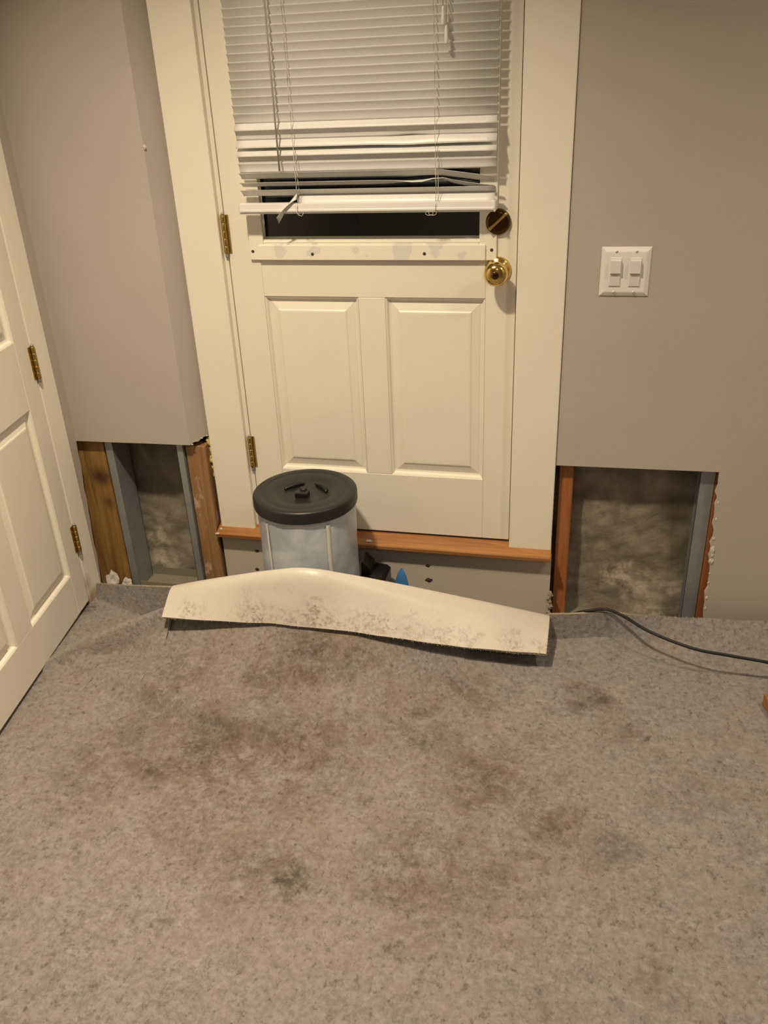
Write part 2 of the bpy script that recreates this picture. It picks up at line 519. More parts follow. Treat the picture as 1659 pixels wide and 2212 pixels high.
# sill board
g = G().prism([(-.0475, .1525), (-.0495, .1545), (-.0500, .1640), (-.0480, .1672), (-.0440, .1682), (.0, .1835), (.040, .1835), (.040, .1525)], 'x', -.132, .884)
sill = build('trim_1', g, 'wood_sill', label='varnished orange wooden sill board under the exterior door', kind='structure', cat='sill')
g = G()
g.blob((-.128, -.050, .166), .006, 2, .5, 1, (1.3, .6, .6))
g.blob((.352, -.035, .1715), .008, 5, .5, 2, (1.3, .8, .35))
g.blob((-.122, -.03, .172), .006, 8, .5, 1, (1, .6, .7))
build('plaster_crumb', g, 'gypsum', sill)
g = G().box(-.0, .762, .003, .05, .1835, .1885)
build('gap_shade_strip', g, 'screw_dark', sill, label='dark strip added as the shade in the gap under the door')  # dark strip stands in for the shade of the door gap

# casings and jambs of the exterior door
g = G().box(-.1245, -.0125, -.020, .0, .1745, 2.245, .0025, 2)
g.box(-.0125, -.0015, -.002, .05, .183, 2.16)
build('trim_2', g, 'casing_paint', label='wide cream casing board left of the exterior door', kind='structure', cat='casing')
g = G().box(.7635, .8830, -.020, .0, .1745, 2.245, .0025, 2)
g.box(.7625, .80, -.001, .05, .183, 2.16)
build('trim_3', g, 'casing_paint', label='wide cream casing board between the exterior door and light switch', kind='structure', cat='casing')
g = G().box(-.1245, .8830, -.021, .0, 2.155, 2.27, .0025, 2)
build('trim_4', g, 'casing_paint', label='cream head casing above the exterior door', kind='structure', cat='casing')

# ------------------------------------------------------------------ exterior door
door = thing('door_1', (.38, .02, .19), 'cream exterior door with a dark glazed upper half and two raised panels', 'door', 'structure')
W, DZ0, DZ1 = .7605, .190, 2.15
D0, D1 = 0., .044
def member(name, x0, x1, z0, z1, parent=door, mat='door_paint', y0=D0, y1=D1):
    return build(name, G().box(x0, x1, y0, y1, z0, z1, .0012), mat, parent)
member('stile', 0, .0880, DZ0, DZ1)
member('stile', .6840, W, DZ0, DZ1)
member('bottom_rail', .0882, .6838, DZ0, .3775)
member('lock_rail', .0882, .6838, .8855, 1.034)
member('top_rail', .0882, .6838, 2.0, DZ1)
member('mullion', .3490, .4215, .3777, .8853)
def raised_panel(name, x0, x1, z0, z1, parent, y0=0., to_world=None):
    """moulded groove, sloped bevel and raised field"""
    g = G()
    rings = [(0, 0.0005), (.004, .003), (.008, .010), (.013, .0115), (.034, .0055), (.0375, .003), (.041, .0025)]
    prev = None
    for ins, dep in rings:
        r = [(x0 + ins, y0 + dep, z0 + ins), (x1 - ins, y0 + dep, z0 + ins), (x1 - ins, y0 + dep, z1 - ins), (x0 + ins, y0 + dep, z1 - ins)]
        if prev:
            for k in range(4):
                g.add([prev[k], prev[(k + 1) % 4], r[(k + 1) % 4], r[k]], [[0, 1, 2, 3]])
        prev = r
    g.add(prev, [[0, 1, 2, 3]])
    g.box(x0, x1, y0 + .0125, y0 + .036, z0, z1)
    if to_world:
        g.v = [to_world(v) for v in g.v]
    return g
build('panel', raised_panel('panel', .0885, .3488, .3778, .8852, door), 'door_paint', door)
build('panel', raised_panel('panel', .4217, .6837, .3778, .8852, door), 'door_paint', door)
# glazing frame
g = G()
FX0, FX1, FZ0, FZ1 = .063, .711, .9825, 2.03
GX0, GX1, GZ0, GZ1 = .103, .668, 1.035, 1.975
g.box(FX0, GX0, -.008, 0, FZ0, FZ1, .0015)
g.box(GX1, FX1, -.008, 0, FZ0, FZ1, .0015)
g.box(GX0, GX1, -.008, 0, FZ0, GZ0 - .008, .0015)
g.box(GX0, GX1, -.008, 0, GZ1 + .008, FZ1, .0015)
fr = build('glazing_frame', g, 'patched_paint', door, label='cream frame around the glass with filled screw holes')
g = G().box(.090, .684, -.0135, -.008, FZ0 + .001, 1.0215, .0012)
build('lower_strip', g, 'patched_paint', fr)
g = G()   # sloped glazing bead
g.prism([(-.0085, 1.027), (.016, 1.039), (.016, 1.027)], 'x', GX0 - .006, GX1 + .006)
g.prism([(-.0085, GZ1 + .008), (.016, GZ1 - .004), (.016, GZ1 + .008)], 'x', GX0 - .006, GX1 + .006)
g.prism([(GX0 - .010, -.0085), (GX0, .016), (GX0 - .010, .016)], 'z', 1.027, GZ1)
g.prism([(GX1 + .008, -.0085), (GX1, .016), (GX1 + .008, .016)], 'z', 1.027, GZ1)
build('glazing_bead', g, 'door_paint', fr)
for x, z in ((.072, 1.005), (.237, .999), (.531, 1.000), (.699, 1.008)):
    yy = -.0138 if .09 < x < .684 else -.0083
    build('screw_hole', G().lathe([(.0042, 0), (.0036, .0006), (.0005, .0007)], (x, yy, z), 'y', 12), 'screw_dark', fr)
build('glass_pane', G().box(GX0 - .004, GX1 + .004, .018, .022, 1.03, GZ1 + .004), 'glass', door, label='dark glass pane showing the night')
# deadbolt
db = build('deadbolt', G().lathe([(.031, 0), (.031, .004), (.029, .009), (.024, .012), (.020, .0125), (.001, .011)], (.713, -.0005, 1.074), 'y', 40),
           'brass_dark', door, label='dark brass deadbolt rose with a slanted thumb turn')
g = G().box(-.028, .028, -.026, -.010, -.0035, .0035, .0025, 2)
ra = Matrix.Rotation(math.radians(-42), 4, 'Y')
g.v = [Vector((.714, 0, 1.077)) + ra @ v for v in g.v]
build('thumb_turn', g, 'brass', db)
# knob
kn = build('knob', G().lathe([(.033, 0), (.033, .003), (.029, .008), (.015, .011), (.0125, .016), (.0125, .026), (.018, .031), (.026, .038), (.0295, .047),
                              (.0290, .056), (.0245, .064), (.0165, .0685), (.007, .0700), (.001, .0702)], (.715, -.0005, .958), 'y', 48), 'brass', door, label='round polished brass door knob')
build('keyway', G().lathe([(.009, 0), (.0085, .0008), (.001, .0009)], (.715, -.0707, .958), 'y', 20), 'brass_dark', kn)
def hinge(x, y, z0, z1, parent, r=.0065, world=None, mat='brass_aged', leaf=(.0, .02)):
    g = G()
    h = (z1 - z0) / 5
    for k in range(5):
        g.lathe([(r * .93, .0), (r, .0008), (r, h - .0016), (r * .93, h - .0008)], (x, y, z0 + k * h), 'z', 14)
    if world: g.v = [world @ v for v in g.v]
    o = build('hinge', g, mat, parent, label='brass butt hinge')
    g = G()
    g.lathe([(r * .4, -.012), (r * .7, -.009), (r * .7, 0), (r * .5, .002)], (x, y, z0), 'z', 12)
    g.lathe([(r * .7, 0), (r * .7, .004), (r * .3, .006)], (x, y, z1), 'z', 12)
    if world: g.v = [world @ v for v in g.v]
    build('hinge_pin', g, 'steel_galvanised', o)
    g = G().box(x - leaf[1] * .35, x + leaf[1] * .65, y + r * .7, y + r * .7 + .0015, z0, z1)
    if world: g.v = [world @ v for v in g.v]
    build('hinge_leaf', g, mat, o)
for z0, z1 in ((1.000, 1.097), (.380, .476), (1.90, 1.997)):
    hinge(-.002, -.007, z0, z1, door)

# ------------------------------------------------------------------ panelled door in the left wall, standing ajar
PH = math.radians(9)
HX, HY = -.518, -.205
d2 = thing('door_2', (HX, HY, -.017), 'white panelled interior door standing slightly ajar at the left', 'door', 'structure', 0)
# local frame: u runs from the hinge along the door, w = thickness away from the room
U2 = Vector((math.sin(PH), -math.cos(PH), 0))
N2 = Vector((-math.cos(PH), -math.sin(PH), 0))
M2 = Matrix(((U2.x, N2.x, 0, HX), (U2.y, N2.y, 0, HY), (U2.z, N2.z, 1, 0), (0, 0, 0, 1)))
def m2(name, x0, x1, z0, z1):
    g = G().box(x0, x1, 0, .035, z0, z1, .0008)
    g.v = [M2 @ v for v in g.v]
    return build(name, g, 'casing_paint', d2)
DT = 1.985
m2('stile', .003, .0775, -.017, DT)
m2('stile', .6925, .767, -.017, DT)
for nm, z0, z1 in (('bottom_rail', -.017, .116), ('lock_rail', .6402, .8248), ('cross_rail', 1.5602, 1.6598), ('top_rail', 1.88, DT)):
    m2(nm, .0777, .6923, z0, z1)
for z0, z1 in ((.1162, .6400), (.825, 1.56), (1.66, 1.88)):
    m2('mullion', .3402, .4298, z0, z1)
for x0, x1 in ((.0777, .34), (.43, .6923)):
    for z0, z1 in ((.1162, .6400), (.825, 1.56), (1.66, 1.88)):
        build('panel', raised_panel('panel', x0, x1, z0, z1, d2, 0., lambda v: M2 @ v), 'casing_paint', d2)
for z0, z1 in ((.703, .792), (.158, .245), (1.76, 1.85)):
    hinge(-.002, -.006, z0, z1, d2, .0065, M2, 'brass_aged', (0, .026))
kb = G().lathe([(.032, 0), (.03, .006), (.012, .01), (.012, .03), (.026, .042), (.027, .055), (.012, .066), (.001, .067)], (.70, 0, .90), 'y', 32)
kb.v = [M2 @ v for v in kb.v]
build('knob', kb, 'brass', d2)
# its casing
g = G().box(XL, XL + .020, -.198, -.124, -.045, 2.10, .0025, 2)
g.box(XL - .10, XL + .001, -.2035, -.190, -.045, 2.04)
t5 = build('trim_5', g, 'casing_stained', label='cream casing strip between the ajar panelled door and the wall corner', kind='structure', cat='casing')
g = G().box(XL, XL + .020, -1.07, -.985, -.045, 2.10, .0025, 2)
build('trim_6', g, 'casing_paint', label='cream casing on the latch side of the panelled door', kind='structure', cat='casing')
g = G().box(XL, XL + .021, -1.07, -.124, 2.03, 2.115, .0025, 2)
build('trim_7', g, 'casing_paint', label='cream head casing above the panelled door', kind='structure', cat='casing')

# ------------------------------------------------------------------ studs inside the holes
def stud(name, x0, x1, y0, y1, mat, label, z1=.62, z0=SLAB):
    return build(name, G().box(x0, x1, y0, y1, z0, z1, .0025, 1), mat, label=label, cat='stud', group='wooden studs in the wall holes')
stud('wood_stud', .8935, .9325, .014, .064, 'wood_stud_red', 'reddish wooden stud in the right wall hole beside the door casing')
stud('wood_stud', 1.300, 1.345, .016, .066, 'wood_stud_red', 'dark orange wooden stud showing past the right edge of the right hole')
stud('wood_stud', -.60, -.467, -.036, .045, 'wood_stud_pine', 'knotty pine stud at the far left of the left wall hole')
stud('wood_stud', -.199, -.136, -.034, .05, 'wood_stud_brown', 'brown paint-flecked wooden stud at the right of the left wall hole', .45)
def c_stud(label, xw, dirx, y0, y1, flange=.032, z1=.62):
    """steel C stud: web in the yz plane at xw, flanges running towards dirx"""
    t = .0012
    o = thing('steel_stud', (xw, (y0 + y1) / 2, SLAB), label, 'stud', group='steel studs in the wall holes')
    build('web', G().box(min(xw, xw - dirx * t), max(xw, xw - dirx * t), y0, y1, SLAB, z1), 'steel_galvanised', o)
    for nm, ya, yb in (('flange', y0, y0 + t), ('flange', y1 - t, y1)):
        build(nm, G().box(min(xw, xw + dirx * flange), max(xw, xw + dirx * flange), ya, yb, SLAB, z1), 'steel_galvanised', o)
    build('lip', G().box(min(xw + dirx * (flange - t), xw + dirx * flange), max(xw + dirx * (flange - t), xw + dirx * flange), y0, y0 + .010, SLAB, z1), 'steel_galvanised', o)
    return o
c_stud('galvanised steel stud beside the knotty pine stud in the left hole', -.437, -1, -.040, .050, .024)
c_stud('narrow galvanised steel stud against the brown stud in the left hole', -.2035, -1, -.044, .046, .019)
c_stud('galvanised steel stud at the right side of the right wall hole', 1.2985, -1, .014, .064, .036)
# bottom track on the slab in the left hole
tr = thing('steel_track', (-.33, .0, SLAB), 'flat steel floor track lying across the bottom of the left hole', 'track')
build('base', G().box(-.430, -.224, -.040, .055, SLAB, SLAB + .0015), 'dusty_track', tr)
build('lip', G().box(-.430, -.224, .0535, .055, SLAB, SLAB + .030), 'dusty_track', tr)
build('lip', G().box(-.430, -.224, -.041, -.0395, SLAB, SLAB + .030), 'dusty_track', tr)
# insulation tufts
g = G()
for i, (x, z, r) in enumerate([(-.131, .450, .020), (-.129, .425, .018), (-.133, .395, .020), (-.131, .365, .016), (-.134, .34, .012)]):
    g.blob((x, .005, z), r, i, .7, 3, (.55, .6, 1.0))
build('insulation_tuft', g, 'insulation', label='yellow fibreglass tuft poking out beside the left door casing', cat='insulation')
# crumbs of plaster by the left door casing
for i, (x, y, z, r, lab) in enumerate([(-.505, -.080, SLAB, .021, 'rounded pale plaster lump against the panelled door casing'),
                                       (-.462, -.068, SLAB, .017, 'smaller pinkish plaster lump beside the steel stud')]):
    g = G().blob((x, y, z + r * 2.1), r, i + 2, .45, 3, (1.0, .8, 1.9 if i == 0 else 1.6))
    zmin = min(v.z for v in g.v)
    g.v = [Vector((v.x, v.y, v.z - zmin + SLAB)) for v in g.v]
    build('plaster_lump', g, 'gypsum', label=lab, cat='debris', group='plaster lumps by the panelled door casing')

# ------------------------------------------------------------------ window blind
BX0, BX1, BY = .074, .711, -.045
bl = thing('window_blind', (.39, BY, 1.106), 'white slatted mini blind with broken lower slats over the door glass', 'blind')
def slat_geo(path, wd=.0250, th=.0007, crown=.0022):
    """path: (x, y, z, tilt deg) stations; tilt > 0 puts the room edge down"""
    top, bot = [], []
    for x, y, z, t in path:
        a = math.radians(t)
        r1, r2 = [], []
        for k in range(7):
            s = (k / 6 - .5) * wd                     # - = room side
            c = crown * (1 - (2 * s / wd) ** 2)
            for rr, off in ((r1, th / 2), (r2, -th / 2)):
                h = c + off
                rr.append((x, y + s * math.cos(a) - h * math.sin(a), z + s * math.sin(a) + h * math.cos(a)))
        top.append(r1)
        bot.append(r2)
    g = G()
    nrow = len(path)
    loop = [top[i] + bot[i][::-1] for i in range(nrow)]
    m = len(loop[0])
    vs = [p for r in loop for p in r]
    fs = [[i * m + k, i * m + (k + 1) % m, (i + 1) * m + (k + 1) % m, (i + 1) * m + k] for i in range(nrow - 1) for k in range(m)]
    fs += [list(range(m)), list(range((nrow - 1) * m, nrow * m))[::-1]]
    g.add(vs, fs)
    g.sm = [True] * len(g.f)
    return g
base = slat_geo([(x, 0, 0, -68) for x in np.linspace(BX0, BX1, 5)])
first = None
z = 1.3235
k = 0
while z < 1.955:
    if first is None:
        g = G()
        g.v = [v + Vector((0, BY, z)) for v in base.v]
        g.f, g.mi, g.sm = base.f, base.mi, base.sm
        first = build('slat', g, 'vinyl', bl)
        fz = z
    else:
        o = first.copy()
        COL.objects.link(o)
        o.parent = bl
        o.location = (0, 0, z - fz)
    z += .0183
    k += 1
def st(zl, tilt, zr=None, bend=None, x0=BX0, x1=BX1):
    zr = zl if zr is None else zr
    path = []
    for x in np.linspace(x0, x1, 27):
        u = (x - x0) / (x1 - x0)
        zz, tt, yy = zl + (zr - zl) * u, tilt, BY
        if bend:
            dz, dt, dy = bend(x)
            zz += dz; tt += dt; yy += dy
        path.append((x, yy, zz, tt))
    build('slat', slat_geo(path), 'vinyl', bl)
def bump(x, c, w): return math.exp(-((x - c) / w) ** 2)
st(1.3055, 44)
st(1.2870, -72, bend=lambda x: (.0015 * bump(x, .51, .03), 10 * bump(x, .51, .03), 0))
st(1.2675, 52, bend=lambda x: (-.002 * bump(x, .50, .05), 6 * bump(x, .58, .05), 0))
st(1.2475, 46)
st(1.2300, -70)
st(1.2120, -72, 1.2130)
st(1.1935, -36, 1.1945, bend=lambda x: (-.018 * max(0, (x - .575) / .13), 0, 0), x1=.706)
st(1.1735, -26, 1.1745, bend=lambda x: (-.016 * max(0, (x - .585) / .12) + .006 * bump(x, .575, .03), 30 * bump(x, .53, .05), -.003 * bump(x, .56, .03)), x1=.708)
st(1.1535, -38, 1.1545)
st(1.1375, 48, 1.1375, x0=.222, x1=.708)
# snapped end of that slat hanging down across the bottom rail
path = []
for i in range(10):
    u = i / 9
    path.append((.222 - .052 * u, -.056 - .012 * u, 1.146 - .056 * u ** 1.25, 48 - 100 * u))
build('broken_slat', slat_geo(path[::-1], .020), 'vinyl', bl, label='snapped slat end hanging over the bottom rail')
g = G()
prof = [(-.0125, 1.1285), (-.006, 1.1305), (.006, 1.1305), (.0125, 1.1285), (.0125, 1.1075), (.008, 1.1055), (-.010, 1.1055), (-.0125, 1.1090), (-.0145, 1.1110), (-.0145, 1.1150), (-.0135, 1.1165)]
g.prism([(BY - .004 + a, b) for a, b in prof], 'x', .071, .7085)
br = build('bottom_rail', g, 'rail_vinyl', bl)
build('end_cap', G().box(.7085, .712, -.0635, -.037, 1.105, 1.131, .0015), 'rail_vinyl', br)
build('end_cap', G().box(.0675, .071, -.0635, -.037, 1.105, 1.131, .0015), 'rail_vinyl', br)
build('headrail', G().box(.066, .716, -.064, -.009, 1.962, 2.0, .002), 'rail_vinyl', bl)
def ladder(x):
    g = G()
    rnd = random.Random(int(x * 1000))
    g.tube([(x + rnd.uniform(-.0008, .0008), -.0600, zz) for zz in np.linspace(1.965, 1.13, 46)], .00085, 6)
    g.tube([(x + .006 + rnd.uniform(-.0008, .0008), -.0605, zz) for zz in np.linspace(1.25, 1.108, 14)], .0008, 6)
    g.tube([(x, -.0605, 1.13), (x, -.0640, 1.122), (x, -.0645, 1.109), (x, -.052, 1.103)], .00085, 6)
    build('ladder_cord', g, 'cord_white', bl)
ladder(.2235)
ladder(.570)
g = G()
for sgn in (-1, 1):
    g.tube([(.558 + .016 * math.cos(a) * sgn * .6 - .004 * sgn, -.063, 1.104 + .005 * math.sin(a)) for a in np.linspace(0, 6.28, 14)], .0007, 5)
build('cord_knot', g, 'cord_white', bl)
g = G()
g.tube([(.238, -.062, 1.108), (.233, -.064, 1.100), (.225, -.064, 1.103), (.219, -.063, 1.112), (.219, -.062, 1.125)], .0008, 5)
build('cord_knot', g, 'cord_white', bl)
wand = build('tilt_wand', G().tube([(.188, -.070, 1.955), (.188, -.070, 1.75), (.1875, -.069, 1.45), (.187, -.068, 1.206)], .0022, 6), 'acrylic_wand', bl, label='thin clear tilt wand')
for x0, x1, zt, ty in ((.594, .5925, 1.4945, -.072), (.598, .5990, 1.4585, -.070)):
    pc = build('pull_cord', G().tube([(.596, -.067, 1.96), (x0, -.069, 1.75), (x1, ty, zt + .03)], .0011, 6), 'cord_white', bl)
    build('tassel', G().lathe([(.0022, .036), (.0028, .033), (.0042, .012), (.0052, .001), (.0045, 0), (.001, .0005)][::-1], (x1, ty, zt), 'z', 14), 'rail_vinyl', pc)

# ------------------------------------------------------------------ light switch
sw = thing('light_switch', (1.0215, -.006, .895), 'white double light switch plate on the greige wall right of the door', 'switch')
SX0, SX1, SZ0, SZ1 = .9635, 1.0795, .896, 1.0125
g = G()
ins = [(0, 0), (.0015, -.003), (.010, -.0075), (.013, -.0080)]
prev = None
for i_, y_ in ins:
    r = [(SX0 + i_, y_, SZ0 + i_), (SX1 - i_, y_, SZ0 + i_), (SX1 - i_, y_, SZ1 - i_), (SX0 + i_, y_, SZ1 - i_)]
    if prev:
        for q in range(4):
            g.add([prev[q], prev[(q + 1) % 4], r[(q + 1) % 4], r[q]], [[0, 1, 2, 3]])
    prev = r
g.add(prev, [[0, 1, 2, 3]])
g.add([(SX0, 0, SZ0), (SX1, 0, SZ0), (SX1, 0, SZ1), (SX0, 0, SZ1)], [[0, 1, 2, 3]])
build('cover_plate', g, 'switch_plastic', sw)
for cx_ in (.9985, 1.0445):
    g = G().box(cx_ - .0145, cx_ + .0145, -.0095, -.0070, .920, .989, .001)
    pd = build('slider_frame', g, 'switch_plastic', sw)
    # wedge paddle: proud at its upper end
    g = G().prism([(-.0095, .9225), (-.0110, .9225), (-.0125, .953), (-.0185, .9535), (-.0170, .982), (-.0095, .984)], 'x', cx_ - .0125, cx_ + .0115)
    build('paddle', g, 'switch_paddle', pd)
    for z_ in (.9065, 1.0025):
        s_ = build('screw', G().lathe([(.0035, 0), (.0032, .001), (.001, .0012)], (cx_, -.0078, z_), 'y', 14), 'switch_plastic', sw)
        gg = G().box(-.003, .003, -.0004, .0004, -.0005, .0005)
        rr = Matrix.Rotation(math.radians(-40), 4, 'Y')
        gg.v = [Vector((cx_, -.0090, z_)) + rr @ v for v in gg.v]
        build('slot', gg, 'screw_dark', s_)

sw.location += Vector((0, -.0142, .004))

# ------------------------------------------------------------------ canister behind the folded carpet
CX, CY = .221, -.192
cn = thing('canister', (CX, CY, SLAB), 'white film-wrapped cylindrical canister with a black lid in front of the door', 'canister')
rows = []
for zz in np.linspace(SLAB, .375, 40):
    rr = []
    for k_ in range(73):
        a = 2 * math.pi * k_ / 72
        v = Vector((math.cos(a) * 1.6, math.sin(a) * 1.6, zz * 5))
        r = .1345 + .0026 * mnoise.noise(v * 1.1) + .0016 * mnoise.noise(v * 3.0)
        rr.append((CX + r * math.cos(a), CY + r * math.sin(a), zz))
    rows.append(rr)
cb = build('body', G().grid(rows), 'film_white', cn)
for ang, w_ in ((-48, .006), (-122, .003)):
    g = G()
    rows = []
    for zz in np.linspace(SLAB + .005, .36, 30):
        row = []
        for j in range(4):
            a = math.radians(ang) + (j / 3 - .5) * w_ / .134 * 2 + .02 * mnoise.noise(Vector((zz * 9, ang, 0))) + (.10 * (.30 - zz) if ang < -100 else 0)
            r = .1385 + (.0018 if j in (1, 2) else -.0015)
            row.append((CX + r * math.cos(a), CY + r * math.sin(a), zz))
        rows.append(row)
    build('film_seam', G().grid(rows), 'film_seam', cb)
LT = .407
g = G().lathe([(.136, -.034), (.1415, -.034), (.1425, -.030), (.1425, -.008), (.1415, -.003), (.138, 0), (.118, .0008), (.115, -.0012), (.111, .0),
               (.084, .0), (.078, -.003), (.070, -.0065), (.040, -.0080), (.001, -.0080)], (CX, CY, LT), 'z', 72)
lid = build('lid', g, 'black_plastic', cn)
rr = .0605
for a0, a1 in ((104, 166), (14, 76)):
    g = G().tube([(CX + rr * math.cos(math.radians(a)) * 1.0, CY + rr * math.sin(math.radians(a)) - .012, LT - .0035) for a in np.linspace(a0, a1, 10)],
                 [.002, .005, .0075, .009, .010, .010, .009, .0075, .005, .002], 8)
    build('finger_grip', g, 'black_case', lid)
g = G().box(CX - .018, CX + .018, CY - .036, CY - .010, LT - .010, LT + .006, .003, 2)
kb_ = build('knob', g, 'black_case', lid)
build('knob_cap', G().lathe([(.010, 0), (.010, .012), (.008, .014), (.001, .0145)], (CX, CY - .010, LT - .003), 'z', 16), 'black_plastic', kb_)

# black case and blue plastic lying behind the flap
bc = thing('black_case', (.385, -.105, SLAB), 'black angular plastic case standing right of the canister', 'case')
g = G()
g.prism([(.345, SLAB), (.415, SLAB), (.418, .095), (.408, .104), (.375, .108), (.345, .105)], 'y', -.135, -.05)
build('shell', g, 'black_case', bc)
g = G()
g.prism([(.345, .1055), (.374, .1085), (.371, .122), (.350, .143), (.345, .146)], 'y', -.115, -.055)
build('latch_lid', g, 'black_plastic', bc)
g = G()
rows = []
for i in range(16):
    u = i / 15
    zz = SLAB + (.128 - SLAB) * u
    cxx, cyy = .462 + .002 * u, -.115 + .010 * u
    rr_ = .036 * (1 - u) ** .55 + .002
    rows.append([(cxx + rr_ * math.cos(a) * (1 + .18 * math.sin(3 * a + 4 * u)), cyy + .62 * rr_ * math.sin(a) * (1 + .15 * math.cos(2 * a + 3 * u)), zz) for a in np.linspace(0, 2 * math.pi, 25)])
g.grid(rows)
build('blue_plastic_bag', g, 'blue_plastic', label='crumpled blue plastic tip sticking up beside the black case', cat='bag')

# ------------------------------------------------------------------ carpet
carpet = thing('carpet', (.6, -1.2, SLAB), 'stained grey carpet pulled up and folded back showing its white backing', 'carpet')
TH = .009
def lerpx(x, xs, ys):
    return float(np.interp(x, xs, ys))
def smooth_tab(xs, ys, n=120, w=9):
    X = np.linspace(xs[0], xs[-1], n)
    Y = np.interp(X, xs, ys)
    pad = np.concatenate([np.full(w, 2 * Y[0]) - Y[w:0:-1], Y, np.full(w, 2 * Y[-1]) - Y[-2:-w - 2:-1]])
    ker = np.hanning(2 * w + 1); ker /= ker.sum()
    return X, np.convolve(pad, ker, 'same')[w:-w]
RX = [-.145, -.06, .011, .132, .238, .30, .42, .545, .72, .892]
RY = smooth_tab(RX, [-.330, -.336, -.340, -.356, -.360, -.356, -.312, -.268, -.213, -.160], w=6)
RZ = smooth_tab(RX, [.149, .177, .198, .237, .2615, .259, .217, .171, .109, .047], w=5)
EX = [-.145, .03, .17, .30, .40, .54, .685, .892]
EY = smooth_tab(EX, [-.420, -.415, -.412, -.416, -.413, -.384, -.348, -.306], w=6)
EZ = smooth_tab(EX, [.100, .105, .114, .116, .112, .082, .047, .020], w=6)
GP = smooth_tab([-.145, .0, .17, .40, .6, .892], [.060, .035, .006, .012, .04, .055], w=6)
CRX = [-.49, -.45, -.38, -.29, -.145]
CRY = smooth_tab(CRX, [-.525, -.490, -.450, -.408, -.362], w=8)
CRZ = smooth_tab(CRX, [-.032, -.006, .026, .052, .101], w=8)
def wr(x, y):
    """gentle wrinkles of the loose carpet on the floor"""
    s = x * .28 + y            # ridge line runs slightly diagonally
    z = .058 * math.exp(-((s + .610) / (.12 if s > -.610 else .038)) ** 2) * math.exp(-((x - .02) / .33) ** 2)
    z += .006 * math.exp(-((s + .40) / .05) ** 2) * math.exp(-((x - .95) / .2) ** 2)
    k = min(1, max(0, (-.25 - y) / .2))
    return CZ + z + k * (.004 * mnoise.noise(Vector((x * 2.3, y * 3.1, .4))) + .0016 * mnoise.noise(Vector((x * 7, y * 8, 2))))
def sst(t):
    t = max(0., min(1., t))
    return t * t * (3 - 2 * t)
def left_z(x, y):
    u = max(0., min(1., (x + .49) / .345))
    yc = lerpx(x, *CRY)
    zc = max(0., lerpx(x, *CRZ) - wr(x, y)) * sst((x + .51) / .05)
    if y < yc:
        d = yc - y
        w_ = .007 + .195 * u ** 4            # steep fold at the door, a long ramp near the flap
        top = .030 * (1 - u) + .004
        if d < top:
            f = 1 - .12 * (1 - u) * (d / top) ** 2
        else:
            t = min(1., (d - top) / w_)
            f = (1 - .12 * (1 - u)) * ((1 - t) ** 2.2 * u + (1 - sst(t)) * (1 - u))
    else:
        t = (y - yc) / (.020 + .025 * u)
        f = (1 - sst(t))
    z = wr(x, y) + zc * f
    # the cut back edge stands up steeply
    ye = left_edge(x)
    hz = lerpx(x, [-.54, -.50, -.40, -.32, -.24, -.14], [.028, .052, .078, .100, .120, .135])
    t = max(0., min(1., (y - (ye - .022)) / .022))
    return z + hz * t ** 1.3
def left_edge(x):
    return lerpx(x, [-.54, -.50, -.40, -.32, -.24, -.14], [-.125, -.160, -.195, -.222, -.245, -.260])
def catmull(P, n):
    out = []
    P = [P[0] * 2 - P[1]] + P + [P[-1] * 2 - P[-2]]
    for i in range(1, len(P) - 2):
        p0, p1, p2, p3 = P[i - 1:i + 3]
        def tj(ti, a, b): return ti + max(1e-5, (b - a).length) ** .5
        t0 = 0; t1 = tj(t0, p0, p1); t2 = tj(t1, p1, p2); t3 = tj(t2, p2, p3)
        for k in range(n):
            t = t1 + (t2 - t1) * k / n
            a1 = p0 * ((t1 - t) / (t1 - t0)) + p1 * ((t - t0) / (t1 - t0))
            a2 = p1 * ((t2 - t) / (t2 - t1)) + p2 * ((t - t1) / (t2 - t1))
            a3 = p2 * ((t3 - t) / (t3 - t2)) + p3 * ((t - t2) / (t3 - t2))
            b1 = a1 * ((t2 - t) / (t2 - t0)) + a2 * ((t - t0) / (t2 - t0))
            b2 = a2 * ((t3 - t) / (t3 - t1)) + a3 * ((t - t1) / (t3 - t1))
            out.append(b1 * ((t2 - t) / (t2 - t1)) + b2 * ((t - t1) / (t2 - t1)))
    out.append(P[-2])
    return out
YN = -2.9
